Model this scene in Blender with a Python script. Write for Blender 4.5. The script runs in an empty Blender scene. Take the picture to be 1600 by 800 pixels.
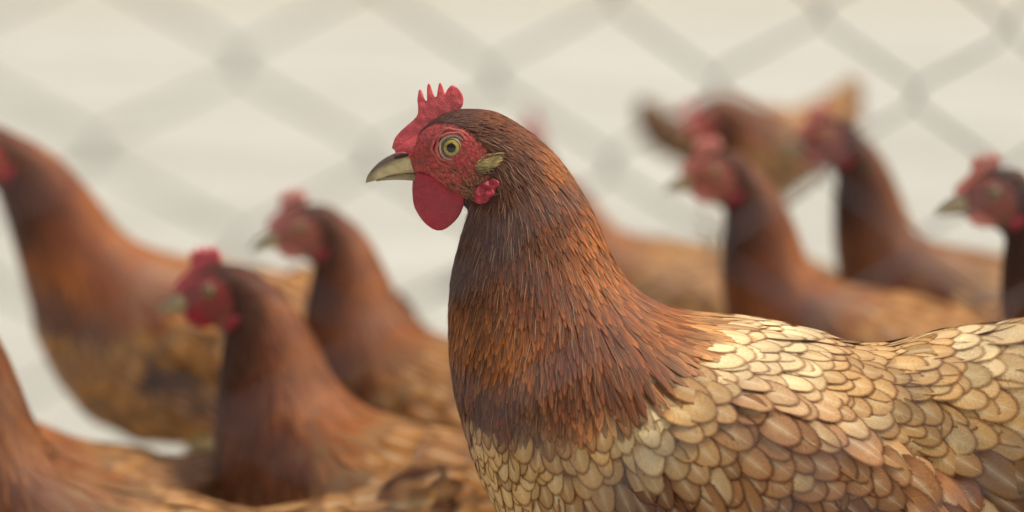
import bpy, bmesh, math, random
import numpy as np
from mathutils import Vector, Matrix
from mathutils.bvhtree import BVHTree

random.seed(7)
rng = np.random.default_rng(11)
S = bpy.context.scene
COL = S.collection

# ------------------------------------------------------------------ camera
FPX = 3900.0                     # focal length in pixels of the 1600 px photograph
CAM = Vector((0.0, -1.5, 0.535))
PITCH = math.atan(440.0 / FPX)   # the horizon lies just above the frame
cam_d = bpy.data.cameras.new('camera')
cam = bpy.data.objects.new('camera', cam_d)
COL.objects.link(cam)
cam.location = CAM
cam.rotation_euler = (math.pi / 2 - PITCH, 0, 0)
cam_d.sensor_width = 36.0
cam_d.lens = FPX / 1600 * 36.0
cam_d.clip_start = 0.05
cam_d.clip_end = 3000
cam_d.dof.use_dof = True
cam_d.dof.focus_distance = 1.485
cam_d.dof.aperture_fstop = 3.1
S.camera = cam

# ------------------------------------------------------------------ sky, sun, exposure
SUN_EL, SUN_AZ = math.radians(62), math.radians(98)     # azimuth from +Y towards +X
w = bpy.data.worlds.new('World')
S.world = w
w.use_nodes = True
nt = w.node_tree
nt.nodes.clear()
sky = nt.nodes.new('ShaderNodeTexSky')
sky.sky_type = 'NISHITA'
sky.sun_disc = False
sky.sun_elevation = SUN_EL
sky.sun_rotation = SUN_AZ
sky.air_density = 1.0
sky.dust_density = 6.0
sky.ozone_density = 1.0
hs = nt.nodes.new('ShaderNodeHueSaturation')
hs.inputs['Saturation'].default_value = 0.30
tw = nt.nodes.new('ShaderNodeMix'); tw.data_type = 'RGBA'; tw.blend_type = 'MULTIPLY'
tw.inputs[0].default_value = 1.0
tw.inputs[7].default_value = (1.0, 0.94, 0.87, 1)
bg = nt.nodes.new('ShaderNodeBackground')
bg.inputs['Strength'].default_value = 0.10
wo = nt.nodes.new('ShaderNodeOutputWorld')
nt.links.new(sky.outputs[0], hs.inputs['Color'])
nt.links.new(hs.outputs[0], tw.inputs[6])
nt.links.new(tw.outputs[2], bg.inputs['Color'])
nt.links.new(bg.outputs[0], wo.inputs['Surface'])
sd = bpy.data.lights.new('sun', 'SUN')
sd.energy = 3.3
sd.angle = math.radians(12)
sd.color = (1.0, 0.94, 0.84)
sun = bpy.data.objects.new('sun', sd)
COL.objects.link(sun)
sdir = Vector((math.sin(SUN_AZ) * math.cos(SUN_EL), math.cos(SUN_AZ) * math.cos(SUN_EL), math.sin(SUN_EL)))
sun.rotation_euler = (-sdir).to_track_quat('-Z', 'Y').to_euler()
sun.location = (2, 3, 5)
S.view_settings.view_transform = 'Standard'
S.view_settings.look = 'None'
S.view_settings.gamma = 1
S.view_settings.exposure = 0.05

# ------------------------------------------------------------------ helpers
def ray(px, py):
    a = PITCH
    X = (px - 800) / FPX
    U = -(py - 400) / FPX
    return Vector((X, math.cos(a) + U * math.sin(a), -math.sin(a) + U * math.cos(a)))

def at(px, py, Y=0.0):
    """point of the vertical plane y=Y that lies behind photograph pixel px,py"""
    d = ray(px, py)
    t = (Y - CAM.y) / d.y
    return CAM + d * t

def to_obj(name, verts, faces, mat, parent=None, smooth=True):
    me = bpy.data.meshes.new(name)
    me.from_pydata([tuple(v) for v in verts], [], [tuple(f) for f in faces])
    me.update()
    if smooth:
        me.polygons.foreach_set('use_smooth', [True] * len(me.polygons))
    if mat: me.materials.append(mat)
    o = bpy.data.objects.new(name, me)
    COL.objects.link(o)
    if parent: o.parent = parent
    return o

def tag(o, label=None, cat=None, group=None, kind=None):
    if label: o['label'] = label
    if cat: o['category'] = cat
    if group: o['group'] = group
    if kind: o['kind'] = kind
    return o

def baked(o, mods):
    """apply modifiers through the depsgraph"""
    for typ, kw in mods:
        m = o.modifiers.new(typ.lower(), typ)
        for k, v in kw.items(): setattr(m, k, v)
    dg = bpy.context.evaluated_depsgraph_get()
    dg.update()
    me = bpy.data.meshes.new_from_object(o.evaluated_get(dg))
    o.modifiers.clear()
    old = o.data
    o.data = me
    me.name = o.name
    bpy.data.meshes.remove(old)
    me.polygons.foreach_set('use_smooth', [True] * len(me.polygons))
    return o

def catmull(P, n):
    P = np.asarray(P, float)
    out = []
    m = len(P)
    for i in range(m - 1):
        p0, p1, p2, p3 = P[max(i - 1, 0)], P[i], P[i + 1], P[min(i + 2, m - 1)]
        for k in range(n):
            t = k / n
            out.append(0.5 * ((2 * p1) + (-p0 + p2) * t + (2 * p0 - 5 * p1 + 4 * p2 - p3) * t * t + (-p0 + 3 * p1 - 3 * p2 + p3) * t ** 3))
    out.append(P[-1])
    return np.array(out)

# ------------------------------------------------------------------ materials
class NT:
    def __init__(s, name):
        s.m = bpy.data.materials.new(name)
        s.m.use_nodes = True
        s.t = s.m.node_tree
        s.b = s.t.nodes['Principled BSDF']
    def n(s, typ, **kw):
        x = s.t.nodes.new(typ)
        for k, v in kw.items(): setattr(x, k, v)
        return x
    def l(s, a, b): s.t.links.new(a, b)
    def math(s, op, a, b=None, c=None, clamp=False):
        x = s.n('ShaderNodeMath', operation=op, use_clamp=clamp)
        for i, v in enumerate((a, b, c)):
            if v is None: continue
            if isinstance(v, (int, float)): x.inputs[i].default_value = v
            else: s.l(v, x.inputs[i])
        return x.outputs[0]
    def ss(s, v, lo, hi, a=0.0, b=1.0):
        x = s.n('ShaderNodeMapRange', interpolation_type='SMOOTHSTEP')
        s.l(v, x.inputs[0])
        for i, q in enumerate((lo, hi, a, b)): x.inputs[1 + i].default_value = q
        return x.outputs[0]
    def mix(s, f, a, b, mode='MIX'):
        x = s.n('ShaderNodeMix', data_type='RGBA', blend_type=mode)
        for i, v in ((0, f), (6, a), (7, b)):
            if isinstance(v, (int, float)): x.inputs[i].default_value = v
            elif isinstance(v, tuple): x.inputs[i].default_value = (*v, 1)[:4]
            else: s.l(v, x.inputs[i])
        return x.outputs[2]
    def noise(s, vec, scale, detail=3, rough=.5):
        x = s.n('ShaderNodeTexNoise')
        x.inputs['Scale'].default_value = scale
        x.inputs['Detail'].default_value = detail
        x.inputs['Roughness'].default_value = rough
        if vec: s.l(vec, x.inputs['Vector'])
        return x.outputs[0]
    def bump(s, h, strength, dist=.001):
        x = s.n('ShaderNodeBump')
        x.inputs['Strength'].default_value = strength
        x.inputs['Distance'].default_value = dist
        s.l(h, x.inputs['Height'])
        s.l(x.outputs[0], s.b.inputs['Normal'])
    def comb(s, x, y, z):
        c = s.n('ShaderNodeCombineXYZ')
        for i, v in enumerate((x, y, z)):
            if isinstance(v, (int, float)): c.inputs[i].default_value = v
            else: s.l(v, c.inputs[i])
        return c.outputs[0]
    def obj(s): return s.n('ShaderNodeTexCoord').outputs['Object']
    def set(s, **kw):
        for k, v in kw.items():
            s.b.inputs[k].default_value = v
        return s

def feather_mat(name, hackle=False):
    N = NT(name)
    uv = N.n('ShaderNodeUVMap', uv_map='UVMap').outputs[0]
    sp = N.n('ShaderNodeSeparateXYZ'); N.l(uv, sp.inputs[0])
    u, v = sp.outputs[0], sp.outputs[1]
    at_ = N.n('ShaderNodeAttribute', attribute_name='tint')
    tint, lace = at_.outputs['Color'], at_.outputs['Alpha']
    a = N.math('ABSOLUTE', N.math('MULTIPLY_ADD', u, 2.0, -1.0))
    bpos = N.math('SUBTRACT', N.math('MULTIPLY', v, 26.0), N.math('MULTIPLY', a, 9.0 if not hackle else 14.0))
    seed = N.noise(N.obj(), 37.0, 0)
    vec = N.comb(bpos, N.math('MULTIPLY', u, 1.2), N.math('MULTIPLY', seed, 60.0))
    barb = N.noise(vec, 1.6, 4, .7)
    wob = N.math('MULTIPLY_ADD', barb, .22, -.11)
    # distance to the rounded outline: 0 on the shaft, 1 on the rim
    v0 = .45 if hackle else .38
    tt = N.math('DIVIDE', N.math('MAXIMUM', N.math('SUBTRACT', v, v0), 0.0), 1 - v0)
    T = N.math('POWER', tt, 2.6 if hackle else 2.15)
    rho = N.math('SQRT', N.math('ADD', N.math('MULTIPLY', N.math('MULTIPLY', a, a), N.math('SUBTRACT', 1.0, T)), T))
    aw = N.math('ADD', rho if not hackle else a, wob)
    vw = N.math('ADD', v, N.math('MULTIPLY', wob, .35))
    if not hackle:
        e = N.ss(aw, .74, .92)
        e = N.math('MULTIPLY', e, lace)
        inner = N.math('MULTIPLY', N.math('MULTIPLY', N.ss(aw, .05, .75), .42), lace)
        ec = N.mix(1.0, tint, (.36, .19, .105), 'MULTIPLY')
        ic = N.mix(1.0, tint, (.76, .58, .42), 'MULTIPLY')
        c = N.mix(inner, N.mix(1.0, tint, (1.10, 1.10, 1.08), 'MULTIPLY'), ic)
        c = N.mix(e, c, ec)
        # fluffy darker base of each feather
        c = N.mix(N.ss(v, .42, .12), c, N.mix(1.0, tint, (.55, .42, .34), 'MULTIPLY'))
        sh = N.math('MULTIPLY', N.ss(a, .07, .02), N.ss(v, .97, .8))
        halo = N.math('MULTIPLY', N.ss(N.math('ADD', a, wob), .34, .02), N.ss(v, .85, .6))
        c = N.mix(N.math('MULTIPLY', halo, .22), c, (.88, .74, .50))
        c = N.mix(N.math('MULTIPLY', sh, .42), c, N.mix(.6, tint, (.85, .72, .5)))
    else:
        dk = N.math('MULTIPLY', N.ss(aw, .62, .2), N.ss(vw, .98, .75))
        dk = N.math('MULTIPLY', dk, lace)
        c = N.mix(dk, tint, N.mix(1.0, tint, (.22, .18, .20), 'MULTIPLY'))
        c = N.mix(N.math('MULTIPLY', N.ss(v, .62, .95), .38), c, N.mix(1.0, tint, (1.55, 1.75, 1.7), 'MULTIPLY'))
        sh = N.math('MULTIPLY', N.ss(a, .16, .04), N.ss(v, .3, .7))
        c = N.mix(N.math('MULTIPLY', sh, .22), c, (.62, .42, .24))
    fr = N.math('MULTIPLY_ADD', barb, .5, -.25)
    rim = N.ss(N.math('ADD', rho, fr), .82, 1.02)
    N.l(N.math('MULTIPLY_ADD', rim, -1.0, 1.0), N.b.inputs['Alpha'])
    var = N.ss(barb, .3, .7, .76, 1.18)
    vv = N.comb(var, var, var)
    c = N.mix(1.0, c, vv, 'MULTIPLY')
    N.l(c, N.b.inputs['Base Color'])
    N.set(Roughness=.52 if hackle else .62)
    N.b.inputs['Specular IOR Level'].default_value = .34 if hackle else .2
    N.bump(barb, .55, .0006)
    return N.m

def body_mat():
    N = NT('under_plumage_and_skin')
    at_ = N.n('ShaderNodeAttribute', attribute_name='tint')
    c, red = at_.outputs['Color'], at_.outputs['Alpha']
    o = N.obj()
    n1 = N.noise(o, 420, 5, .65)
    vo = N.n('ShaderNodeTexVoronoi', feature='F1'); vo.inputs['Scale'].default_value = 820
    N.l(o, vo.inputs['Vector'])
    n2 = N.noise(o, 140, 3)
    var = N.math('ADD', 1.0, N.math('MULTIPLY', N.ss(n1, .3, .72, -.4, .35), N.math('ADD', red, .15)))
    c = N.mix(1.0, c, N.comb(var, var, var), 'MULTIPLY')
    c = N.mix(N.math('MULTIPLY', N.math('MULTIPLY', N.ss(n2, .5, .68), .55), red), c, (.17, .055, .035))
    c = N.mix(N.math('MULTIPLY', N.math('MULTIPLY', N.ss(vo.outputs['Distance'], .35, .1), .35), red), c, (.75, .22, .2))
    N.l(c, N.b.inputs['Base Color'])
    h = N.math('ADD', N.math('MULTIPLY', n1, .8), N.math('MULTIPLY', vo.outputs['Distance'], -.8))
    N.bump(h, .5, .0009)
    N.set(Roughness=.5)
    N.b.inputs['Specular IOR Level'].default_value = .4
    return N.m

def flesh_mat(name, c1, c2, c3, scale=1.0, rough=.42):
    N = NT(name)
    o = N.obj()
    n1 = N.noise(o, 170 * scale, 4, .6)
    n2 = N.noise(o, 1500 * scale, 3, .6)
    vo = N.n('ShaderNodeTexVoronoi', feature='F1'); vo.inputs['Scale'].default_value = 1100 * scale
    N.l(o, vo.inputs['Vector'])
    c = N.mix(N.ss(n1, .35, .65), c1, c2)
    c = N.mix(N.math('MULTIPLY', N.ss(vo.outputs['Distance'], .45, .1), .4), c, c3)
    c = N.mix(N.math('MULTIPLY', N.ss(n2, .55, .75), .3), c, c3)
    N.l(c, N.b.inputs['Base Color'])
    h = N.math('SUBTRACT', n2, vo.outputs['Distance'])
    N.bump(h, .5, .0008)
    N.set(Roughness=rough)
    N.b.inputs['Subsurface Weight'].default_value = .12
    N.b.inputs['Subsurface Radius'].default_value = (.004, .001, .0006)
    N.b.inputs['Subsurface Scale'].default_value = 1.0
    return N.m

def beak_mat():
    N = NT('horn')
    o = N.obj()
    sp = N.n('ShaderNodeSeparateXYZ'); N.l(o, sp.inputs[0])
    at_ = N.n('ShaderNodeAttribute', attribute_name='tint')
    n1 = N.noise(o, 260, 4, .6)
    mp = N.n('ShaderNodeMapping'); mp.inputs['Scale'].default_value = (90, 600, 900)
    N.l(o, mp.inputs[0])
    n2 = N.noise(mp.outputs[0], 1.2, 3)
    c = N.mix(N.math('MULTIPLY', N.ss(n1, .4, .65), .3), at_.outputs['Color'], (.16, .12, .07))
    c = N.mix(N.math('MULTIPLY', N.ss(n2, .5, .7), .3), c, (.55, .47, .28))
    N.l(c, N.b.inputs['Base Color'])
    N.set(Roughness=.3)
    N.bump(n2, .3, .0005)
    return N.m

def eye_mat():
    N = NT('eye_surface')
    o = N.obj()
    sp = N.n('ShaderNodeSeparateXYZ'); N.l(o, sp.inputs[0])
    r = N.math('SQRT', N.math('ADD', N.math('POWER', sp.outputs[0], 2.0), N.math('POWER', sp.outputs[2], 2.0)))
    ang = N.math('ARCTAN2', sp.outputs[2], sp.outputs[0])
    n = N.noise(N.comb(N.math('MULTIPLY', ang, 5.0), N.math('MULTIPLY', r, 500.0), 0.0), 1.5, 4)
    iris = N.mix(N.ss(n, .35, .65), (.26, .18, .03), (.52, .37, .08))
    iris = N.mix(N.ss(r, .0042, .0052), iris, (.06, .055, .02))
    c = N.mix(N.ss(r, .0053, .0056), iris, (.34, .31, .23))
    c = N.mix(N.ss(r, .0030, .0027), c, (.004, .004, .004))
    N.l(c, N.b.inputs['Base Color'])
    N.set(Roughness=.04)
    N.b.inputs['Coat Weight'].default_value = .5
    N.b.inputs['Coat Roughness'].default_value = .02
    return N.m

def ground_mat():
    N = NT('dry_pale_sand')
    o = N.obj()
    n1 = N.noise(o, .55, 5, .6)
    n2 = N.noise(o, 3.2, 4, .6)
    n3 = N.noise(o, 90, 4, .7)
    c = N.mix(N.ss(n1, .35, .65), (.44, .437, .39), (.545, .545, .495))
    c = N.mix(N.math('MULTIPLY', N.ss(n2, .52, .72), .45), c, (.42, .39, .33))
    c = N.mix(N.math('MULTIPLY', N.ss(n3, .5, .8), .35), c, (.40, .35, .28))
    sp = N.n('ShaderNodeSeparateXYZ'); N.l(o, sp.inputs[0])
    far = N.ss(N.math('ADD', sp.outputs[1], N.math('MULTIPLY', n1, 20.0)), 24, 60)
    c = N.mix(far, c, (.46, .44, .37))
    N.l(c, N.b.inputs['Base Color'])
    N.set(Roughness=.95)
    N.bump(n3, .6, .01)
    return N.m

def wire_mat():
    N = NT('galvanised_wire')
    o = N.obj()
    n = N.noise(o, 60, 4)
    c = N.mix(N.ss(n, .35, .65), (.062, .054, .072), (.036, .031, .042))
    N.l(c, N.b.inputs['Base Color'])
    N.set(Roughness=.6)
    return N.m

def leg_mat():
    N = NT('scaly_leg')
    o = N.obj()
    vo = N.n('ShaderNodeTexVoronoi', feature='F1'); vo.inputs['Scale'].default_value = 260
    N.l(o, vo.inputs['Vector'])
    c = N.mix(N.ss(vo.outputs['Distance'], .2, .6), (.62, .45, .17), (.36, .25, .10))
    N.l(c, N.b.inputs['Base Color'])
    N.bump(vo.outputs['Distance'], .6, .001)
    N.set(Roughness=.5)
    return N.m

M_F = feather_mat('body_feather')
M_H = feather_mat('hackle_feather', True)
M_B = body_mat()
M_COMB = flesh_mat('red_comb_skin', (.72, .09, .105), (.62, .055, .075), (.86, .30, .29), 1.0, .5)
M_COMB_LIT = flesh_mat('lit_pink_skin', (.78, .30, .25), (.68, .20, .16), (.85, .45, .38), 1.0, .5)  # lighter copy of the comb skin, front light and fence haze painted in
M_COMB3 = flesh_mat('ear_lobe_skin', (.45, .035, .06), (.28, .012, .03), (.62, .13, .14), 1.0, .45)
M_WAT = flesh_mat('crimson_wattle_skin', (.48, .012, .032), (.36, .008, .02), (.66, .06, .08), 1.0, .30)
M_LID = flesh_mat('eyelid_skin', (.50, .10, .085), (.36, .05, .05), (.66, .26, .2), 1.6)
M_PALE = flesh_mat('pale_eyelid_rim', (.42, .36, .27), (.34, .27, .2), (.55, .48, .38), 1.6)
M_HORN = beak_mat()
M_EYE = eye_mat()
M_DARK = NT('nostril_dark').set(**{'Base Color': (.02, .012, .01, 1), 'Roughness': .7}).m
M_LEG = leg_mat()
M_WIRE = wire_mat()
M_GR = ground_mat()

# ------------------------------------------------------------------ ground
gx = [-400, -60, -12, -5, -3, -2, -1.2, -.6, 0, .6, 1.2, 2, 3, 5, 12, 60, 400]
gy = [-60, -10, -3, -1.5, -.6, 0, .6, 1.2, 2, 3, 4, 5, 7, 10, 20, 60, 200, 900]
gv = [(x, y, 0) for y in gy for x in gx]
gf = [(j * len(gx) + i, j * len(gx) + i + 1, (j + 1) * len(gx) + i + 1, (j + 1) * len(gx) + i)
      for j in range(len(gy) - 1) for i in range(len(gx) - 1)]
tag(to_obj('ground', gv, gf, M_GR), kind='structure')

# ------------------------------------------------------------------ the hen
# side profile, traced in photograph pixels: (front/lower point, back/upper point, half width mm, flatness)
SEC = [
 ((641, 258), (640, 238), 5.5),
 ((650, 274), (648, 217), 8.5),
 ((672, 291), (668, 194), 12.5),
 ((700, 306), (700, 175), 15.5),
 ((724, 318), (738, 171), 17.0),
 ((733, 330), (774, 176), 17.5),
 ((727, 348), (808, 194), 18.5),
 ((719, 378), (846, 222), 21.5),
 ((711, 412), (882, 262), 26),
 ((705, 452), (914, 312), 31.5),
 ((703, 502), (940, 367), 38),
 ((705, 552), (962, 418), 46),
 ((713, 612), (1004, 462), 56),
 ((729, 672), (1060, 487), 64),
 ((755, 747), (1128, 496), 70),
 ((805, 830), (1200, 506), 74),
 ((885, 900), (1270, 521), 75),
 ((1000, 948), (1338, 540), 72),
 ((1130, 952), (1398, 540), 65),
 ((1260, 922), (1452, 526), 54),
 ((1385, 892), (1512, 516), 45),
 ((1500, 860), (1582, 506), 37),
 ((1620, 810), (1660, 488), 28),
 ((1720, 720), (1740, 462), 17),
 ((1775, 630), (1785, 440), 5),
]
ZC = float(at(800, 0).z)
def canon(px, py):                 # photograph pixel -> hen side plane (x, z) in metres
    p = at(px, py)
    return (p.x, p.z)
XREF = at(1150, 700).x             # hen origin lies under the middle of the body

FACE = [(632, 232), (641, 222), (655, 210), (664, 200), (680, 193), (706, 192), (730, 202), (748, 220), (762, 236),
        (768, 252), (752, 272), (776, 276), (772, 300), (748, 306), (730, 309), (708, 306), (690, 300), (670, 290), (650, 276), (636, 262)]
def in_poly(P, poly):
    x, y = P[:, 0], P[:, 1]
    ins = np.zeros(len(P), bool)
    n = len(poly)
    for i in range(n):
        x1, y1 = poly[i]; x2, y2 = poly[(i + 1) % n]
        c = ((y1 > y) != (y2 > y)) & (x < (x2 - x1) * (y - y1) / (y2 - y1 + 1e-12) + x1)
        ins ^= c
    return ins

# plumage field: px, py, flow angle (0 right, 90 down), length mm, width mm, spacing mm, colour, lacing, hackle?
CRE = (.68, .43, .185); CRB = (.90, .72, .42); TAN = (.37, .185, .078); BRN = (.18, .07, .03); PNK = (.42, .22, .108)
CHS = (.205, .050, .013); CHD = (.105, .029, .012); ORG = (.37, .108, .021); GLD = (.58, .35, .12); DRK = (.075, .036, .022)
FLD = [
 (672, 190, -20, 5, 1.1, 1.2, CHD, .4, 1), (705, 180, 0, 6, 1.3, 1.3, CHD, .4, 1), (750, 178, 12, 8, 1.6, 1.45, CHS, .5, 1),
 (735, 195, 12, 7, 1.5, 1.4, CHD, .4, 1), (765, 215, 25, 8, 1.6, 1.5, CHD, .5, 1), (800, 200, 30, 10, 2.0, 1.7, CHS, .5, 1),
 (800, 250, 60, 11, 2.0, 1.7, CHD, .6, 1), (745, 315, 100, 9, 1.6, 1.5, CHD, .4, 1), (725, 335, 105, 9, 1.6, 1.5, CHD, .4, 1),
 (850, 235, 48, 14, 2.6, 2.1, ORG, .6, 1), (860, 300, 68, 16, 2.8, 2.2, CHS, .7, 1), (790, 330, 88, 15, 2.6, 2.1, CHD, .7, 1),
 (730, 390, 102, 16, 2.8, 2.3, CHD, .7, 1), (900, 320, 66, 18, 3.2, 2.6, ORG, .7, 1), (820, 400, 88, 20, 3.4, 2.7, CHS, .8, 1),
 (930, 400, 74, 24, 4.2, 3.2, ORG, .7, 1), (720, 470, 96, 20, 3.8, 3.0, ORG, .8, 1), (800, 500, 94, 23, 4.2, 3.2, ORG, .85, 1),
 (880, 480, 88, 24, 4.2, 3.2, CHS, .8, 1), (720, 560, 92, 22, 4.4, 3.4, CHS, .85, 1), (790, 570, 93, 26, 5.0, 3.6, CHS, .8, 1),
 (880, 555, 88, 24, 5.6, 4.0, CHS, .6, 1), (950, 520, 78, 34, 6.0, 4.2, CHS, .6, 1), (975, 445, 58, 34, 5.5, 4.0, ORG, .6, 1),
 (1010, 480, 42, 38, 6.5, 4.6, ORG, .45, 1), (1000, 535, 56, 29, 6.4, 4.8, (.40, .16, .06), .4, 1), (1045, 490, 22, 36, 7, 5.0, (.62, .30, .10), .3, 1),
 (740, 585, 88, 16, 5.0, 3.6, CHD, .5, 1), (820, 592, 88, 17, 5.5, 3.8, BRN, .4, 1), (900, 588, 82, 20, 6.0, 4.2, (.36, .13, .05), .4, 1),
 # body; the darkest lower tones carry painted shade besides the brown plumage
 (735, 655, 84, 20, 8.5, 7.2, (.80, .54, .25), 1.0, 0), (770, 740, 78, 21, 9.0, 7.6, (.80, .54, .25), 1.0, 0), (820, 665, 80, 21, 9.5, 7.8, CRE, .95, 0),
 (905, 650, 72, 24, 11, 9.0, CRE, .75, 0), (850, 770, 72, 25, 11, 9, TAN, .95, 0), (975, 612, 58, 27, 12.5, 9.8, CRB, .7, 0),
 (1040, 590, 40, 29, 13, 10.4, CRE, .8, 0), (1090, 530, 14, 28, 12, 9.6, CRB, .75, 0), (1180, 520, 12, 28, 12, 9.4, CRB, .8, 0),
 (1280, 545, 15, 26, 11, 8.8, CRE, .9, 0), (1120, 610, 32, 30, 14, 11, PNK, .85, 0), (1000, 720, 60, 29, 14, 10.8, BRN, .8, 0),
 (960, 780, 62, 28, 13, 10.4, DRK, .7, 0), (1080, 700, 48, 31, 15, 11.4, TAN, .9, 0), (1150, 760, 48, 31, 15, 11.2, (.26, .125, .055), 1.0, 0),
 (1200, 640, 34, 32, 15, 11.6, PNK, .9, 0), (1280, 670, 38, 33, 15, 11.6, PNK, .85, 0), (1280, 760, 45, 33, 15, 11.6, (.17, .07, .035), .8, 0),
 (1390, 720, 40, 52, 19, 14, (.38, .17, .07), .7, 0), (1330, 590, 18, 24, 11, 8.6, CRE, .85, 0), (1400, 560, 8, 30, 11, 9.2, CRE, .85, 0),
 (1470, 535, -6, 30, 13, 10.4, CRB, .75, 0), (1400, 630, 28, 26, 12, 9.2, (.55, .34, .14), .9, 0), (1480, 610, 18, 30, 14, 10.8, CRE, .8, 0),
 (1560, 560, 4, 38, 16, 12, (.60, .40, .21), .6, 0), (1570, 650, 18, 36, 16, 12, (.46, .28, .10), .7, 0), (1480, 730, 38, 56, 20, 14.5, BRN, .6, 0),
 (1570, 760, 30, 36, 16, 12, DRK, .6, 0), (1480, 780, 40, 38, 16, 12, BRN, .7, 0), (1660, 520, -12, 44, 18, 13, TAN, .6, 0),
 (1660, 640, 5, 44, 18, 13, BRN, .6, 0), (1100, 860, 40, 30, 14, 11.5, BRN, .7, 0), (850, 850, 60, 26, 12, 10, TAN, .8, 0),
 (1350, 850, 25, 34, 15, 12, BRN, .6, 0), (1000, 940, 20, 28, 13, 12, GLD, .4, 0), (1200, 930, 5, 28, 13, 12, GLD, .4, 0),
]
FP = np.array([(f[0], f[1]) for f in FLD], float)
FA = np.radians([f[2] for f in FLD])
FN = np.array([(math.cos(a), math.sin(a), f[3], f[4], f[5], *f[6], f[7], f[8]) for f, a in zip(FLD, FA)])
def field(P):
    """P (n,2) in profile pixels -> interpolated plumage values"""
    out = np.zeros((len(P), FN.shape[1]))
    for k in range(0, len(P), 4000):
        q = P[k:k + 4000]
        d2 = ((q[:, None, :] - FP[None]) ** 2).sum(2)
        wgt = 1.0 / (d2 + 60.0) ** 1.9
        wgt /= wgt.sum(1, keepdims=True)
        out[k:k + 4000] = wgt @ FN
    return out

def spine(pose):
    """bend the neck: returns posed (F,B) pairs plus the rigid head transform"""
    F = np.array([canon(*s[0]) for s in SEC]); B = np.array([canon(*s[1]) for s in SEC])
    W = np.array([s[2] for s in SEC]) * .001
    c = (F + B) / 2; h = (B - F) / 2
    bend = pose.get('neck', 0.0); lvl = pose.get('level', 0.0); st = pose.get('stretch', 1.0); slim = pose.get('slim', 1.0)
    n = len(SEC)
    ang = np.zeros(n)
    for i in range(n):
        w1 = min(max((14 - i) / 6.0, 0), 1); w1 = w1 * w1 * (3 - 2 * w1)
        w2 = min(max((8 - i) / 4.0, 0), 1); w2 = w2 * w2 * (3 - 2 * w2)
        ang[i] = math.radians(bend) * w1 - math.radians(lvl) * w2
    def rot(v, a):   # positive = head forward and down (hen faces -x)
        ca, sa = math.cos(a), math.sin(a)
        return np.array([v[0] * ca - v[1] * sa, v[0] * sa + v[1] * ca])
    c2 = c.copy(); h2 = h.copy()
    for i in range(n - 2, -1, -1):
        a = (ang[i] + ang[i + 1]) / 2
        k = st if 5 <= i <= 13 else 1.0
        c2[i] = c2[i + 1] + rot((c[i] - c[i + 1]) * k, a)
        sl = slim if 6 <= i <= 12 else 1.0
        h2[i] = rot(h[i] * sl, ang[i])
    dr = math.radians(pose.get('droop', 0.0))
    if dr:
        pv = c2[19].copy()
        for i in range(20, n):
            a = dr * (i - 19) / (n - 20) * 1.0
            c2[i] = pv + rot(c2[i] - pv, -a); h2[i] = rot(h2[i], -a); ang[i] -= a
    # whole body tilt
    tl = math.radians(pose.get('tilt', 0.0))
    if tl:
        pv = c[16]
        c2 = np.array([pv + rot(q - pv, tl) for q in c2]); h2 = np.array([rot(q, tl) for q in h2])
    a0 = ang[3] + tl
    c0, c0p = c[3], c2[3]
    def head(v):       # rigid map for everything carried by the head, v = (x,y,z)
        q = c0p + rot(np.array([v[0], v[2]]) - c0, a0)
        return np.array([q[0], v[1], q[1]])
    def tail(v):
        q = c2[22] + rot(np.array([v[0], v[2]]) - c[22], ang[22] + tl)
        return np.array([q[0], v[1], q[1]])
    return (F, B, W), (c2 - h2, c2 + h2, W), head, tail

def loft(F, B, W, sub, M, wing=0.0, pxy=None):
    P = catmull(np.hstack([F, B, W[:, None]]), sub)
    th = np.linspace(0, 2 * math.pi, M, endpoint=False)
    V = []
    for r in P:
        f, b, wd = r[:2], r[2:4], max(r[4], .0005)
        c = (f + b) / 2; h = (b - f) / 2
        ct, st = np.cos(th), np.sin(th)
        e = .86
        cc = np.sign(ct) * np.abs(ct) ** e; sn = np.sign(st) * np.abs(st) ** e
        V.append(np.stack([c[0] + h[0] * cc, wd * sn, c[1] + h[1] * cc], 1))
    R = len(P)
    V = np.concatenate(V)
    faces = []
    for i in range(R - 1):
        for j in range(M):
            j2 = (j + 1) % M
            faces.append((i * M + j, i * M + j2, (i + 1) * M + j2, (i + 1) * M + j))
    faces.append(tuple(range(M))[::-1]); faces.append(tuple((R - 1) * M + j for j in range(M)))
    return V, faces

def px_of(V):          # canonical metres -> profile pixels
    a = PITCH
    d = np.stack([V[:, 0] - CAM.x, np.full(len(V), -CAM.y), V[:, 2] - CAM.z], 1)
    f = d[:, 1] * math.cos(a) - d[:, 2] * math.sin(a)
    u = d[:, 1] * math.sin(a) + d[:, 2] * math.cos(a)
    return np.stack([800 + d[:, 0] / f * FPX, 400 - u / f * FPX], 1)

WING = [(985, 640), (1060, 575), (1170, 560), (1290, 620), (1400, 690), (1520, 780), (1560, 860), (1400, 850), (1200, 850), (1050, 800), (985, 720)]
def wing_bulge(P):
    """0..1 inside the folded wing outline with a soft rim"""
    poly = np.array(WING, float)
    ins = in_poly(P, WING)
    d = np.full(len(P), 1e9)
    for i in range(len(poly)):
        a, b = poly[i], poly[(i + 1) % len(poly)]
        ab = b - a
        t = np.clip(((P - a) @ ab) / (ab @ ab), 0, 1)
        d = np.minimum(d, np.hypot(*(P - (a + t[:, None] * ab)).T))
    sd_ = np.where(ins, d, -d)
    t = np.clip((sd_ + 24) / 66, 0, 1)
    return t * t * (3 - 2 * t)

def add_attr(me, name, rgba):
    ca = me.color_attributes.new(name, 'FLOAT_COLOR', 'POINT')
    ca.data.foreach_set('color', np.asarray(rgba, np.float32).ravel())

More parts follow.
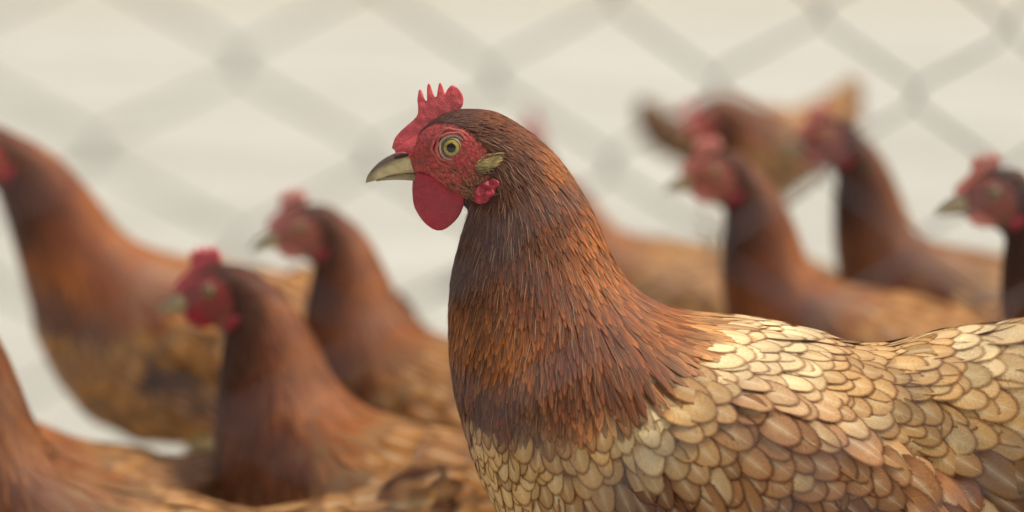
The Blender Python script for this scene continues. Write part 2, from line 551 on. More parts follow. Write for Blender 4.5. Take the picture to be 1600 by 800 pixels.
def feathers(P0, P1, P2, N0, N1, N2, W, tint, nu, nv, narrow=False, dome=.22, jit=.0):
    """grids of feathers from three-point centre lines; returns verts, faces, uv, vertex tints"""
    n = len(P0)
    v = np.linspace(0, 1, nv)
    v = 1 - (1 - v) ** 1.5                       # denser towards the tip
    u = np.linspace(-1, 1, nu)
    if narrow:
        hw = np.where(v < .45, .35 + .65 * v / .45, np.sqrt(np.clip(1 - ((v - .45) / .55) ** 2.6, 0, 1)))
        hw[-1] = .06
    else:
        hw = np.where(v < .38, .5 + .5 * np.sin(v / .38 * math.pi / 2), np.sqrt(np.clip(1 - ((v - .38) / .62) ** 2.15, 0, 1)))
        hw[-1] = .08
    L0 = 2 * (v - .5) * (v - 1); L1 = -4 * v * (v - 1); L2 = 2 * v * (v - .5)
    C = P0[:, None] * L0[None, :, None] + P1[:, None] * L1[None, :, None] + P2[:, None] * L2[None, :, None]
    Nn = N0[:, None] * (1 - v)[None, :, None] + N2[:, None] * v[None, :, None]
    Nn /= np.linalg.norm(Nn, axis=2, keepdims=True) + 1e-9
    T = np.gradient(C, axis=1)
    T /= np.linalg.norm(T, axis=2, keepdims=True) + 1e-9
    Bn = np.cross(Nn, T)
    Bn /= np.linalg.norm(Bn, axis=2, keepdims=True) + 1e-9
    wv = W[:, None] * hw[None]                     # n,nv
    if jit:
        wv = wv * (1 + rng.normal(0, jit, wv.shape))
    X = C[:, :, None] + Bn[:, :, None] * (u[None, None, :, None] * wv[:, :, None, None]) \
        - Nn[:, :, None] * (dome * (u ** 2)[None, None, :, None] * wv[:, :, None, None])
    # rounded, slightly uneven tip
    if jit:
        X += T[:, :, None] * (rng.normal(0, jit * .5, (n, nv, nu))[..., None] * W[:, None, None, None] * (v ** 3)[None, :, None, None])
    X = X.reshape(-1, 3)
    base = (np.arange(n) * nv * nu)[:, None]
    q = np.array([(i * nu + j, i * nu + j + 1, (i + 1) * nu + j + 1, (i + 1) * nu + j) for i in range(nv - 1) for j in range(nu - 1)])
    faces = (base[:, :, None] + q[None]).reshape(-1, 4)
    uvv = np.stack(np.meshgrid((u + 1) / 2, v), -1).reshape(-1, 2)
    uv = np.tile(uvv, (n, 1))
    tv = np.repeat(tint, nv * nu, axis=0)
    return X, faces, uv, tv

def quads(name, X, faces, uv, tv, mat, parent):
    me = bpy.data.meshes.new(name)
    nf = len(faces)
    me.vertices.add(len(X)); me.vertices.foreach_set('co', X.astype(np.float32).ravel())
    me.loops.add(nf * 4); me.loops.foreach_set('vertex_index', faces.astype(np.int32).ravel())
    me.polygons.add(nf)
    me.polygons.foreach_set('loop_start', np.arange(nf, dtype=np.int32) * 4)
    me.polygons.foreach_set('use_smooth', np.ones(nf, bool))
    me.update(calc_edges=True)
    ul = me.uv_layers.new(name='UVMap')
    ul.data.foreach_set('uv', uv[faces.ravel()].astype(np.float32).ravel())
    add_attr(me, 'tint', tv)
    me.materials.append(mat)
    o = bpy.data.objects.new(name, me)
    COL.objects.link(o)
    o.parent = parent
    return o

def outline_solid(name, pts3, ydepth, half, mat, parent, vox=.0007, smooth=8, xf=None, lump=0.0, freq=260):
    """thick rounded plate from an outline in profile pixels"""
    P = catmull([*pts3, pts3[0]], 3)[:-1]
    n = len(P)
    V = []
    for s in (-1, 1):
        for p in P:
            x, z = canon(*p)
            V.append((x, ydepth + s * half, z))
    bm = bmesh.new()
    bv = [bm.verts.new(v) for v in V]
    a = bm.faces.new(bv[:n]); b = bm.faces.new(bv[n:][::-1])
    for i in range(n):
        j = (i + 1) % n
        bm.faces.new((bv[i], bv[i + n], bv[j + n], bv[j]))
    bmesh.ops.triangulate(bm, faces=[a, b])
    bmesh.ops.recalc_face_normals(bm, faces=bm.faces)
    me = bpy.data.meshes.new(name); bm.to_mesh(me); bm.free()
    o = bpy.data.objects.new(name, me); COL.objects.link(o)
    baked(o, [('REMESH', dict(mode='VOXEL', voxel_size=vox)), ('SMOOTH', dict(factor=.5, iterations=smooth))])
    from mathutils import noise as mn
    for v in o.data.vertices:
        if lump:
            q = v.co * freq
            v.co.y += mn.noise(q) * lump
            v.co.x += mn.noise(q + Vector((9, 2, 3))) * lump * .35
            v.co.z += mn.noise(q + Vector((3, 8, 1))) * lump * .35
        if xf: v.co = Vector(xf(np.array(v.co)))
    o.data.update()
    if not o.data.materials: o.data.materials.append(mat)
    o.parent = parent
    return o

COMB = [(613, 231), (617, 216), (628, 203), (641, 192), (651, 182), (654, 171), (652.5, 156), (655, 140), (659, 143), (664, 157), (669, 167.5), (667, 150), (668.5, 131), (673, 134), (678, 150), (681.5, 156),
        (683.5, 143), (687, 129), (691, 134), (695, 147), (699, 140), (706, 133), (716, 138), (723, 150), (723.5, 163), (717, 173), (705, 183), (690, 192), (672, 200), (664, 214), (652, 228), (640, 236), (624, 239)]
WAT = [(652, 268), (646, 292), (646.5, 313), (655, 334), (668, 350), (686, 358.5), (701, 353), (714, 340), (722, 328), (727, 312), (722, 298), (700, 285), (676, 272)]
LOBE = [(740, 309), (744, 296), (752, 284), (767, 277), (778, 277), (781, 286), (775, 299), (766, 309), (752, 314)]
UPB = [((572, 286), (571.5, 283), .5), ((577, 284.5), (574, 275), 1.6), ((588, 281.5), (581, 265), 2.7), ((604, 276), (593, 253), 3.9), ((622, 273), (608, 243.5), 5.0),
       ((642, 271), (628, 236), 5.8), ((660, 271), (645, 240), 6.2), ((670, 273), (660, 252), 5.0)]
LOB = [((588, 283.5), (588, 281.5), .8), ((600, 282), (600, 277.5), 2.2), ((616, 281), (615, 273), 3.6), ((634, 281.5), (634, 270), 4.6), ((652, 283), (654, 270), 5.2), ((668, 286), (672, 272), 5.2)]

def loft_part(name, secs, mat, parent, xf, sub=5, M=24, col=None):
    F = np.array([canon(*s[0]) for s in secs]); B = np.array([canon(*s[1]) for s in secs]); W = np.array([s[2] for s in secs]) * .001
    V, f = loft(F, B, W, sub, M)
    P = px_of(V)
    if xf: V = np.array([xf(v) for v in V])
    o = to_obj(name, V, f, mat, parent)
    add_attr(o.data, 'tint', col(P, V))
    return o

def tube(name, pts, rad, mat, parent, M=8):
    V = []; Fc = []
    pts = [Vector(p) for p in pts]
    for i, p in enumerate(pts):
        d = (pts[min(i + 1, len(pts) - 1)] - pts[max(i - 1, 0)]).normalized()
        a = d.orthogonal().normalized(); b = d.cross(a)
        r = rad[i] if isinstance(rad, (list, tuple)) else rad
        for j in range(M):
            t = 2 * math.pi * j / M
            V.append(p + a * (r * math.cos(t)) + b * (r * math.sin(t)))
    for i in range(len(pts) - 1):
        for j in range(M):
            Fc.append((i * M + j, i * M + (j + 1) % M, (i + 1) * M + (j + 1) % M, (i + 1) * M + j))
    Fc.append(tuple(range(M))[::-1]); Fc.append(tuple((len(pts) - 1) * M + j for j in range(M)))
    return to_obj(name, V, Fc, mat, parent)

def ring(name, px, py, r, t, yd, mat, parent, xf, oval=1.0, wob=.0, seed=0):
    cx, cz = canon(px, py)
    V = []; Fc = []; A, Bn = 40, 12
    for i in range(A):
        a = 2 * math.pi * i / A
        rr = r * (1 + wob * math.sin(5 * a + seed) + wob * .7 * math.sin(9 * a + 2 * seed))
        for j in range(Bn):
            b = 2 * math.pi * j / Bn
            q = rr + t * math.cos(b)
            V.append(np.array([cx + q * math.cos(a) * oval, yd + t * math.sin(b) + q * q * 0, cz + q * math.sin(a)]))
    for i in range(A):
        for j in range(Bn):
            i2, j2 = (i + 1) % A, (j + 1) % Bn
            Fc.append((i * Bn + j, i * Bn + j2, i2 * Bn + j2, i2 * Bn + j))
    if xf: V = [xf(v) for v in V]
    return to_obj(name, V, Fc, mat, parent)

def make_hen(loc, yaw, label, group=None, pose={}, detail=False, dz=0.0, scale=1.0, shade=1.0, warm=0.0, seed=1):
    """a hen facing -x at yaw 0, built from the one profile in the given pose; detail=True is the hen in focus"""
    global rng
    rng = np.random.default_rng(seed)
    root = bpy.data.objects.new('hen', None)
    COL.objects.link(root)
    root.empty_display_size = .05
    tag(root, label, 'hen', group)
    root.location = loc
    root.rotation_euler = (0, 0, math.radians(yaw))
    canonF, posedF, head0, tail0 = spine(pose)
    hy = math.radians(pose.get('head_yaw', 0.0))
    # neck axis for turning the head
    nk = head0(np.array([*canon(770, 300)[:1], 0, canon(770, 300)[1]]))
    def place(v):      # hen space: origin on the ground under the body
        return np.array([(v[0] - XREF) * scale, v[1] * scale, v[2] * scale + dz])
    def turn(v, wgt):
        if not hy: return v
        a = hy * wgt
        x, y = v[0] - nk[0], v[1]
        return np.array([nk[0] + x * math.cos(a) - y * math.sin(a), x * math.sin(a) + y * math.cos(a), v[2]])
    xf = lambda v: place(turn(head0(v), 1.0))
    sub, M = (8, 88) if detail else (3, 28)
    Vc, Fc = loft(*canonF, sub, M)
    Vp, _ = loft(*posedF, sub, M)
    PX = px_of(Vc)
    wb = wing_bulge(PX) * .014
    side = np.clip(np.abs(Vc[:, 1]) / .03, 0, 1) * np.sign(Vc[:, 1])
    Vc[:, 1] += wb * side; Vp[:, 1] += wb * side
    # flatten the cheek round the eye, small hollow in front of it
    ringi = np.repeat(np.arange(len(Vc) // M), M) / sub
    for k in range(len(Vp)):
        wgt = min(max((10 - ringi[k]) / 5.0, 0), 1)
        Vp[k] = place(turn(Vp[k], wgt * wgt * (3 - 2 * wgt)))
    body = to_obj('body', Vp, Fc, M_B, root)
    face = in_poly(PX, FACE) & (ringi < 6)
    fld = field(PX)
    base = fld[:, 5:8] * .55
    if not detail:
        lm = np.clip((fld[:, 5:6] - .3) / .4, 0, 1)
        base = base * (1 - lm) + np.array([.25, .12, .045]) * lm
    col = np.concatenate([base, np.zeros((len(base), 1))], 1)
    redc = np.array([.44, .058, .055]) if not pose.get('pale') else np.array([.55, .17, .13])  # lighter face of some flock hens has front light and haze painted in
    # cheek is paler and browner towards the ear and throat
    t = np.clip((PX[:, 1] - 262) / 40 + (PX[:, 0] - 735) / 70, 0, 1)[:, None]
    rc = redc * (1 - t * .75) + np.array([.22, .12, .06]) * t * .75
    col[face, :3] = rc[face]; col[face, 3] = 1
    col[:, :3] *= np.array([shade, shade, shade]) if not detail else 1
    add_attr(body.data, 'tint', col)

    # ---- head furniture
    cw = outline_solid('comb', COMB, 0, .0026 if detail else .003, (M_COMB_LIT if pose.get('pale') else M_COMB), root,   .0006 if detail else .0016, 4 if detail else 2, xf, .0007)
    wk = 1.0 if detail else .45
    for s in ((-1, 1)):
        outline_solid('wattle', [(x + (0 if s < 0 else -3), 270 + (y - 270) * wk + (0 if s < 0 else -4)) for x, y in WAT], s * .0085, .0030, (M_COMB_LIT if pose.get('pale') else M_WAT), root, .0008 if detail else .0016, 16 if detail else 3, xf, .0019, 95)
        outline_solid('ear_lobe', LOBE, s * .0180, .0026, M_COMB3, root, .0007 if detail else .0016, 5 if detail else 3, xf, .0030)
    def ucol(P, V):
        k = np.clip((P[:, 0] - 575) / 80, 0, 1)[:, None]
        lowr = np.clip((P[:, 1] - (256 + np.clip(600 - P[:, 0], -30, 40) * .5)) / 7, 0, 1)[:, None]
        c = np.array([.13, .085, .065]) * (1 - lowr) + np.array([.80, .68, .36]) * lowr
        tip = np.clip((592 - P[:, 0]) / 12, 0, 1)[:, None]
        c = c * (1 - tip * .55)
        c = c * (1 - k * .2) + np.array([.35, .22, .12]) * k * .2
        return np.concatenate([c, np.ones((len(c), 1))], 1)
    loft_part('upper_beak', UPB, M_HORN, root, xf, 5 if detail else 2, 24 if detail else 10, ucol)
    loft_part('lower_beak', LOB, M_HORN, root, xf, 5 if detail else 2, 24 if detail else 10, lambda P, V: np.tile([.40, .33, .18, 1], (len(P), 1)))
    # fleshy cere over the nostrils
    CERE = [((622, 246), (615, 230), 3.0), ((634, 254), (626, 222), 4.6), ((645, 262), (641, 215), 6.6), ((654, 272), (656, 208), 8.8), ((664, 280), (668, 200), 10.4)]
    if detail:
        o = loft_part('cere', CERE, M_COMB, root, xf, 5, 24, lambda P, V: np.tile([.5, .1, .1, 1], (len(P), 1)))
    for s in (-1, 1):
        if detail:
            q = outline_solid('nostril', [(616, 241), (622, 236.5), (632, 236), (638, 240), (630, 243), (620, 247)], s * .0064, .0012, M_LID, root, .0005, 3, xf)
            outline_solid('nostril_slit', [(617, 243), (626, 239.5), (638, 238), (639, 242), (628, 245.5), (618, 247)], s * .0077, .0006, M_DARK, q, .0003, 1, xf)
        ex, ez = canon(708, 228)
        bm = bmesh.new()
        bmesh.ops.create_uvsphere(bm, u_segments=32 if detail else 12, v_segments=20 if detail else 8, radius=.0083)
        me = bpy.data.meshes.new('eye'); 
        for v in bm.verts: v.co = (v.co.x * 1.0, v.co.y * .92, v.co.z)
        bm.to_mesh(me); bm.free()
        me.polygons.foreach_set('use_smooth', [True] * len(me.polygons))
        me.materials.append(M_EYE)
        eo = bpy.data.objects.new('eye', me); COL.objects.link(eo); eo.parent = root
        eo.location = Vector(xf(np.array([ex, s * .0102, ez])))
        eo.rotation_euler = (0, 0, hy + (math.radians(-6) if s < 0 else math.radians(6)))
        eo.scale = (scale,) * 3
        if detail:
            ring('eyelid', 708, 228, .0073, .0008, s * .0152, M_PALE, eo, None, 1.05, .012, 1)
            lid = [c for c in eo.children][-1]
            lid.parent = root
            for v in lid.data.vertices: v.co = Vector(xf(np.array(v.co)))
            for rr, tt, yy, sd_ in ((.0089, .0011, .0151, 2), (.0109, .0010, .0147, 5)):
                ring('eyelid_fold', 708, 228, rr, tt, s * yy, M_LID, root, xf, 1.10, .045, sd_)

    # ---- tail
    tailn = 7 if detail else 5
    for s in (-1, 1):
        for k in range(tailn):
            f = k / (tailn - 1)
            p0 = np.array([canon(1590, 560 + 90 * f)[0], s * (.006 + .012 * f), canon(1590, 560 + 90 * f)[1]])
            a = math.radians(34 - 34 * f) if detail else math.radians(24 - 16 * f)
            Lf = (.15 if detail else .105) - .03 * f
            d = np.array([math.cos(a), s * (.05 + (.16 if detail else .06) * f), math.sin(a)])
            p1 = p0 + d * Lf * .5; p2 = p0 + d * Lf + np.array([0, 0, -.012])
            nn = np.array([-.15, s * 1.0, .2]); nn /= np.linalg.norm(nn)
            pp = [place(tail0(q))[None] for q in (p0, p1, p2)]
            cc = np.array([BRN if k % 3 else TAN]) * (shade if detail else shade * .9)
            X = feathers(*pp, nn[None], nn[None], nn[None], np.array([.013]) * scale, np.concatenate([cc, [[.6]]], 1), 5, 10, False, .15, .03)
            quads('tail_feather', *X, M_F, root)

    # ---- plumage
    bv = [Vector(v) for v in Vp]
    bvh = BVHTree.FromPolygons(bv, Fc)
    tri = np.array([(f[0], f[1], f[2]) for f in Fc[:-2]] + [(f[0], f[2], f[3]) for f in Fc[:-2]])
    e1 = Vp[tri[:, 1]] - Vp[tri[:, 0]]; e2 = Vp[tri[:, 2]] - Vp[tri[:, 0]]
    nrm = np.cross(e1, e2); ar = np.linalg.norm(nrm, axis=1) / 2
    pc = PX[tri].mean(1)
    sp_ = field(pc)[:, 4] * .001 * (1.0 if detail else 1.75)
    wgt = ar / sp_ ** 2
    wgt[ar < 1e-12] = 0
    ncand = 120000 if detail else 4500
    pick = rng.choice(len(tri), ncand, p=wgt / wgt.sum())
    r1, r2 = rng.random(ncand), rng.random(ncand)
    fl = r1 + r2 > 1; r1[fl] = 1 - r1[fl]; r2[fl] = 1 - r2[fl]
    def bary(A): return A[tri[pick, 0]] * (1 - r1 - r2)[:, None] + A[tri[pick, 1]] * r1[:, None] + A[tri[pick, 2]] * r2[:, None]
    P = bary(Vp); C = bary(Vc); Q = bary(PX)
    ok = ~in_poly(Q, FACE) & (np.hypot((Q[:, 0] - 762) / 16, (Q[:, 1] - 291) / 17) > 1) & (Q[:, 0] > 655)
    # keep the two rear body cones free of clutter
    P, C, Q, pick = P[ok], C[ok], Q[ok], pick[ok]
    fv = field(Q)
    fv[:, 4] *= np.where(fv[:, 9] > .5, .76 if detail else .9, 1.0)
    rad = fv[:, 4] * .001 * (1.0 if detail else 1.75) * scale * np.where(fv[:, 9] > .5, .92, .80)
    cell = .0045 if detail else .009
    grid = {}
    keep = []
    for i in range(len(P)):
        p = P[i]; r = rad[i]
        g = (int(p[0] // cell), int(p[1] // cell), int(p[2] // cell))
        k = int(r / cell) + 1
        bad = False
        for a in range(-k, k + 1):
            for b in range(-k, k + 1):
                for c in range(-k, k + 1):
                    for j in grid.get((g[0] + a, g[1] + b, g[2] + c), ()):
                        d = p - P[j]
                        if d[0] * d[0] + d[1] * d[1] + d[2] * d[2] < r * r:
                            bad = True; break
                    if bad: break
                if bad: break
            if bad: break
        if not bad:
            grid.setdefault(g, []).append(i); keep.append(i)
    keep = np.array(keep)
    P, C, Q, pick, fv = P[keep], C[keep], Q[keep], pick[keep], fv[keep]
    n = len(P)
    # flow direction carried from the profile to the posed skin
    T0 = np.stack([fv[:, 0], np.zeros(n), -fv[:, 1]], 1)
    tr = tri[pick]
    def basis(V):
        a = V[tr[:, 1]] - V[tr[:, 0]]; b = V[tr[:, 2]] - V[tr[:, 0]]
        c = np.cross(a, b); c /= np.linalg.norm(c, axis=1, keepdims=True) + 1e-12
        return a, b, c
    ac, bc, nc = basis(Vc); ap, bp, np_ = basis(Vp)
    T0 -= nc * (T0 * nc).sum(1, keepdims=True)
    Mx = np.stack([ac, bc, nc], 2)
    sol = np.linalg.solve(Mx + np.eye(3)[None] * 1e-9, T0[:, :, None])[:, :, 0]
    T = ap * sol[:, :1] + bp * sol[:, 1:2]
    Nn = np_.copy()
    # orient normals outward
    ctr = Vp.reshape(-1, M, 3).mean(1)
    cc = ctr[(tr[:, 0] // M)]
    sgn = np.sign(((P - cc) * Nn).sum(1)); sgn[sgn == 0] = 1
    Nn *= sgn[:, None]
    T /= np.linalg.norm(T, axis=1, keepdims=True) + 1e-9
    # a little random fanning
    ja = rng.normal(0, .07, n) + .0
    hk = fv[:, 9]
    ja = ja * np.where(hk > .5, 1.0, .6)
    Bt = np.cross(Nn, T)
    T = T * np.cos(ja)[:, None] + Bt * np.sin(ja)[:, None]
    grow = 1.0 if detail else 1.45
    fv[:, 2] *= np.where(hk > .45, 1.22, 1.0)
    L = fv[:, 2] * .001 * rng.normal(1, .12, n) * grow * scale
    Wd = fv[:, 3] * .0005 * rng.normal(1, .13, n) * grow * scale * np.where(hk > .5, .84 if detail else .9, 1.42)
    is_h = hk + np.clip(rng.normal(0, .17, n), -.3, .3) > .5
    lift = np.where(is_h, .0011, .0015) * (1 if detail else .5) * np.clip(L / .022, .35, 1.5)
    P0 = P - Nn * (.0008 * np.clip(L / .02, .3, 1))[:, None]
    P1 = np.zeros_like(P); P2 = np.zeros_like(P); N2 = np.zeros_like(P)
    for i in range(n):
        for k, arr, off in ((.5, P1, .62), (1.0, P2, 1.0)):
            q = Vector(P[i] + T[i] * L[i] * k)
            loc_, nr, _, dist = bvh.find_nearest(q)
            nv_ = np.array(nr)
            if nv_ @ Nn[i] < 0: nv_ = -nv_
            if k == .5:
                arr[i] = np.array(loc_) + nv_ * lift[i] * off * rng.uniform(.92, 1.08)
            else:
                # follow the skin but stay stiff
                arr[i] = .9 * np.array(loc_) + .1 * np.array(q) + nv_ * lift[i] * off * (rng.uniform(.6, 1.35) if is_h[i] else rng.uniform(.88, 1.12))
                N2[i] = nv_
    N1 = Nn
    roll = rng.normal(0, .06 if detail else .04, n)[:, None]
    NN0 = Nn + Bt * roll; NN2 = N2 + Bt * roll
    tint = fv[:, 5:8] * rng.normal(1, .07 if detail else .03, (n, 1)) * shade
    if not detail and not pose.get('cream'):      # the flock is plainer: buff instead of cream, hardly laced
        lum = np.clip((tint[:, :1] / shade - .3) / .4, 0, 1)
        tint = tint * (1 - lum) + np.array([.34, .165, .056]) * shade * lum
        fv[:, 8] *= .05
        plain = np.where(fv[:, 9:10] > .5, 0, .62)
        tint = tint * (1 - plain) + np.array([.34, .165, .056]) * shade * plain
        tint = tint * np.where(fv[:, 9:10] > .5, .74, .92 * pose.get('buff', 1))
    mixr = rng.random((n, 1))
    tint = np.where(is_h[:, None] & (mixr > .74), tint * (np.array([1.3, 1.22, 1.1]) if detail else 1.1), tint)
    tint = np.where(is_h[:, None] & (mixr < .26), tint * (.66 if detail else .85), tint)
    tint = np.where(~is_h[:, None] & (mixr > .94) & detail, tint * .6 + np.array(CRB) * .38 * shade, tint)
    tint = np.where(~is_h[:, None] & (mixr < .10) & detail, tint * .80, tint)
    # neck colours of the body field bleed: keep hackles saturated
    if detail:          # single feathers at the border carry both colours
        wb_ = np.clip((hk - .06) / .40, 0, 1)[:, None] * .62
        tint = np.where(is_h[:, None], tint, tint * (1 - wb_) + np.array([.34, .15, .06]) * rng.uniform(.7, 1.3, (n, 1)) * wb_)
        wh_ = np.clip((.85 - hk) / .35, 0, 1)[:, None] * .5 * rng.random((n, 1))
        tint = np.where(is_h[:, None], tint * (1 - wh_) + np.array([.55, .32, .15]) * wh_, tint)
    tint = np.clip(tint * np.array([1 + warm * .12, 1.0, 1 - warm * .2]), .004, .93)
    tint = np.concatenate([tint, np.clip(fv[:, 8:9] + rng.normal(0, .1, (n, 1)), 0, 1)], 1)
    def bunch(idx, nu, nv, narrow, mat, name, jit):
        if len(idx) == 0: return None
        X = feathers(P0[idx], P1[idx], P2[idx], NN0[idx], N1[idx], NN2[idx], Wd[idx], tint[idx], nu, nv, narrow, .16 if narrow else .02, jit)
        return quads(name, *X, mat, root)
    hi = np.where(is_h)[0]; bi = np.where(~is_h)[0]
    if detail:
        vis = bi[(Nn[bi, 1] < .15) & (Q[bi, 1] < 830) & (Q[bi, 0] < 1640)]
        size = Wd[vis] * L[vis] * np.clip(-Nn[vis, 1], .1, 1)
        vis = vis[np.argsort(-size)][:300]
        for i in vis: bunch(np.array([i]), 5, 8, False, M_F, 'feather', .025)
        rest = np.setdiff1d(bi, vis)
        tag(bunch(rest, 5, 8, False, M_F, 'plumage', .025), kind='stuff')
        tag(bunch(hi, 3, 7, True, M_H, 'hackle', .10), kind='stuff')
        # fine pale filaments on neck and cape
        fi = rng.choice(hi, min(800, len(hi)), replace=False)
        fi = fi[(Q[fi, 1] > 205)]
        w_ = Wd.copy()
        tt = tint.copy()
        tt[:, :3] = np.array([.42, .26, .16]) * rng.uniform(.4, 1.25, (n, 1)); tt[:, 3] = 0
        X = feathers(P0[fi], P1[fi] + Nn[fi] * .0010, P2[fi] + N2[fi] * .0018 + Bt[fi] * rng.normal(0, .0012, (len(fi), 1)), NN0[fi], N1[fi], NN2[fi],
                     np.full(len(fi), .00013), tt[fi], 2, 6, True, 0, 0)
        tag(quads('filoplume', *X, M_F, root), kind='stuff')
        print('hen feathers', len(hi), len(bi))
    else:
        tag(bunch(bi, 3, 5, False, M_F, 'plumage', .025), kind='stuff')
        tag(bunch(hi, 3, 5, True, M_H, 'hackle', .10), kind='stuff')

    # ---- ear tuft, bristles (hen in focus only)
    if detail:
        for s in (-1, 1):
            m = 420
            q = np.stack([rng.uniform(742, 775, m), rng.normal(0, 5.0, m)], 1)
            q[:, 1] += 262 - (q[:, 0] - 742) * .42
            p0 = np.array([[canon(*k)[0], s * rng.uniform(.0165, .0180), canon(*k)[1]] for k in q])
            ang = np.radians(rng.normal(16, 13, m)); Lx = rng.uniform(.004, .0078, m)
            d = np.stack([np.cos(ang), np.full(m, s * .05), np.sin(ang) * .6 - .0], 1)
            p2 = p0 + d * Lx[:, None]; p1 = (p0 + p2) / 2 + np.array([0, s * .0008, .0006])
            nn = np.tile([0, s * 1.0, 0], (m, 1)).astype(float)
            tc = np.array([.60, .45, .20]) * rng.uniform(.35, 1.25, (m, 1)) * np.clip(1.5 - (q[:, 1:2] - 244) / 22, .35, 1.2)
            X = feathers(p0 - np.array([XREF, 0, 0]) , p1 - np.array([XREF, 0, 0]), p2 - np.array([XREF, 0, 0]), nn, nn, nn, np.full(m, .00028), np.concatenate([tc, np.full((m, 1), .0)], 1), 3, 5, True, .1, 0)
            tag(quads('ear_tuft', *X, M_H, root), kind='stuff')
        # sparse bristles over the cheek and throat
        m = 900
        q = np.stack([rng.uniform(650, 775, m), rng.uniform(205, 310, m)], 1)
        keepb = in_poly(q, FACE) & (np.hypot(q[:, 0] - 708, q[:, 1] - 228) > 30)
        pr = np.clip((q[:, 1] - 225) / 80 + (q[:, 0] - 720) / 110, .04, 1)
        q = q[keepb & (rng.random(m) < pr)]
        rows = []
        for k in q:
            x, z = canon(*k)
            hit = bvh.ray_cast(Vector((x - XREF, -.2, z)), Vector((0, 1, 0)))
            if hit[0] is None: continue
            rows.append((np.array(hit[0]), np.array(hit[1])))
        p0 = np.array([r[0] for r in rows]); nn = np.array([r[1] for r in rows])
        nn = np.where(nn[:, 1:2] > 0, -nn, nn)
        ang = rng.normal(.75, .35, len(p0)); Lx = rng.uniform(.0022, .0045, len(p0))
        d = np.stack([np.cos(ang), np.full(len(p0), -.25), -np.sin(ang)], 1)
        p2 = p0 + d * Lx[:, None]; p1 = (p0 + p2) / 2 + nn * .0003
        tc = np.where(rng.random((len(p0), 1)) < .5, np.array([[.06, .03, .02]]), np.array([[.36, .25, .13]]))
        X = feathers(p0, p1, p2, nn, nn, nn, np.full(len(p0), .00022), np.concatenate([tc, np.zeros((len(p0), 1))], 1), 2, 4, True, 0, 0)
        tag(quads('bristle', *X, M_F, root), kind='stuff')

    # ---- legs down to the ground
    zmin = Vp[:, 2].min()
    for s in (-1, 1):
        xh = canon(1120, 900)[0] - XREF
        top = max(zmin + .05 * scale, .05)
        ank = (xh * scale + .012, s * .036 * scale, max(min(top * .45, .075), .03))
        leg = tube('leg', [(xh * scale - .012, s * .036 * scale, top), (xh * scale - .004, s * .036 * scale, (top + ank[2]) / 2 + .01), ank,
                           (xh * scale + .002, s * .037 * scale, ank[2] * .5), (xh * scale - .006, s * .038 * scale, .010)],
                   [.017 * scale, .011 * scale, .0065 * scale, .0055 * scale, .006 * scale], M_LEG, root, 10)
        for a, Lt in ((180, .052), (152, .045), (208, .045), (8, .022)):
            ar_ = math.radians(a)
            dx, dy = math.cos(ar_), math.sin(ar_)
            bx, by = xh * scale - .006, s * .038 * scale
            tube('toe', [(bx, by, .010), (bx + dx * Lt * .4, by + dy * Lt * .4, .009), (bx + dx * Lt * .85, by + dy * Lt * .85, .006), (bx + dx * Lt * 1.1, by + dy * Lt * 1.1, .0025)],
                 [.0058, .005, .0038, .001], M_LEG, leg, 7)
    return root

def put_hen(cpx, cpy, dist, yaw, label, group='brown hens standing behind the fence', scale=.95, pose={}, ref=(735, 168), **kw):
    """stand a hen so that its crown (or another profile point) is seen at cpx,cpy from dist metres"""
    Y = CAM.y + dist
    tgt = at(cpx, cpy, Y)
    _, _, head0, tail0 = spine(pose)
    c = canon(*ref)
    v = head0(np.array([c[0], 0, c[1]])) if ref[0] < 900 else tail0(np.array([c[0], 0, c[1]]))
    lx = (v[0] - XREF) * scale
    hz = v[2] * scale
    dz = tgt.z - hz
    a = math.radians(yaw)
    loc = (tgt.x - lx * math.cos(a), Y - lx * math.sin(a), 0)
    print('hen %s dz %.3f loc %.2f %.2f' % (label[:30], dz, loc[0], loc[1]))
    return make_hen(loc, yaw, label, group, pose, False, dz, scale, **kw)

# the hen in focus
main = make_hen((XREF, 0, 0), 0, 'sharp chestnut hen in profile with red comb and cream scalloped back, nearest the camera', 'brown hens standing behind the fence', {}, True, seed=5)

# the flock behind it
put_hen(-30, 196, 2.4, 22, 'large orange brown hen at the left edge, its head cut off by the frame', pose=dict(neck=20, level=8, droop=60, slim=.92, stretch=1.2), scale=1.02, shade=1.1, warm=1, seed=21)
put_hen(356, 410, 1.98, -22, 'blurred hen with crimson face and a blurred wire across its neck, left of centre', pose=dict(neck=4, level=4, head_yaw=10, droop=30), scale=.95, shade=.85, warm=1, seed=22)
put_hen(492, 316, 2.3, -30, 'blurred hen between the crimson faced left hen and the sharp hen', pose=dict(neck=2, head_yaw=25, slim=.95, pale=1, droop=30), scale=.95, shade=.9, warm=1, seed=23)
put_hen(-128, 405, 1.78, -4, 'hen in the bottom left corner with dark neck and pale buff back', pose=dict(neck=0, buff=1.3, stretch=1.45, slim=.85), scale=.86, shade=.85, seed=24)
put_hen(330, 706, 2.0, 12, 'pecking hen whose low reddish back shows behind the bottom left hen', pose=dict(neck=95, level=10), scale=.76, shade=.9, warm=1, ref=(1440, 530), seed=25)
put_hen(832, 172, 4.2, 88, 'hen hidden behind the sharp hen, only the tip of its red comb showing', pose=dict(), scale=.95, shade=.95, seed=26, ref=(716, 138))
put_hen(830, 256, 2.9, 0, 'hen behind the sharp hen with only its plain tan back showing', pose=dict(stretch=.8, neck=15, level=15, droop=40), scale=.95, shade=1.1, seed=32)
put_hen(1134, 234, 2.35, -4, 'blurred hen with orange comb and dark brown breast, right of the sharp hen', pose=dict(stretch=1.12, slim=.85, pale=1), scale=.92, shade=.95, warm=1, seed=27)
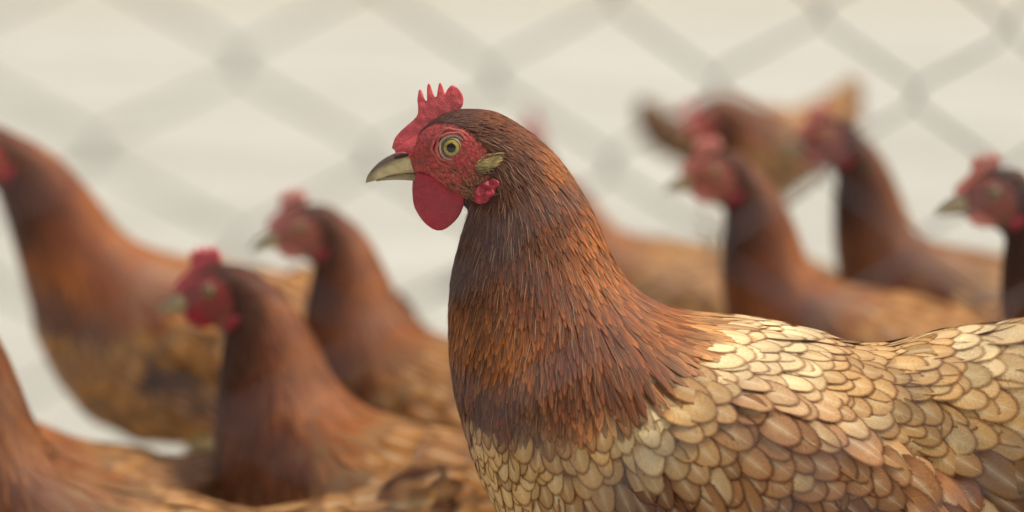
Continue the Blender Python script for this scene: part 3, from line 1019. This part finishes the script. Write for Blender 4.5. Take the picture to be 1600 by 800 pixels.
put_hen(1306, 182, 2.6, -2, 'blurred hen with long dark brown neck above the back of the sharp hen', pose=dict(stretch=1.15, slim=.8, pale=1), scale=.95, shade=.85, seed=28)
put_hen(1572, 262, 2.05, -6, 'dark necked hen at the right edge of the picture, its beak pointing left', pose=dict(slim=.75, pale=1), scale=.9, shade=.65, seed=29)
put_hen(1088, 166, 3.7, 42, 'farthest blurred hen at the top right with its tan tail raised to the right', pose=dict(neck=68, level=50, tilt=6, stretch=.7), scale=.80, shade=1.0, seed=30)
put_hen(1004, 152, 4.8, 172, 'hen turned away at the back, its reddish tail showing left of the raised tail hen', pose=dict(neck=95, tilt=12), scale=.6, shade=.6, warm=1, ref=(1785, 440), seed=31)

# ------------------------------------------------------------------ chain-link fence between camera and flock
fence = bpy.data.objects.new('chain_link_fence', None)
COL.objects.link(fence)
tag(fence, 'out of focus chain link wire fence close to the camera, crossing the whole picture', 'fence')
FY0 = at(370, 96, CAM.y + .745)          # a knot of the mesh
FANG = math.radians(36)
fence.location = (FY0.x, FY0.y, 0)
fence.rotation_euler = (0, 0, FANG)
Wc, Hc = .0472, .0556
SAG = .066                                # the mesh hangs lower towards the right
z0 = FY0.z
def wire(i):
    pts = []
    k0 = int(-z0 / (Hc / 2)) + 1; k1 = int((1.15 - z0) / (Hc / 2))
    rr = random.Random(100 + i)
    for k in range(k0, k1):
        side = 1 if (k + i) % 2 == 1 else -1
        zc = z0 + k * Hc / 2 + rr.uniform(-.0012, .0012)
        xc = (i + .5) * Wc + side * (Wc / 2 + .0035) + rr.uniform(-.0012, .0012)
        # the bend: a short hook lying across its neighbour
        d = .0032 * side
        for a, b, y in ((-.0070, -.0050, .3), (-.0030, -.0030, .8), (0, 0, 1.0), (-.0030, .0030, .8), (-.0070, .0050, .3)):
            pts.append((xc + a * side, d * y, zc + b - SAG * xc))
    return pts
for i in range(-16, 30):
    tube('wire', wire(i), .00086, M_WIRE, fence, 6)
for x in (-16 * Wc - .03, 30 * Wc + .03):
    tube('post', [(x, 0, 0), (x, 0, .6), (x, 0, 1.25)], .021, M_WIRE, fence, 16)
tube('top_rail', [(-16 * Wc - .03, .012, 1.23), (30 * Wc + .03, .012, 1.17)], .015, M_WIRE, fence, 12)
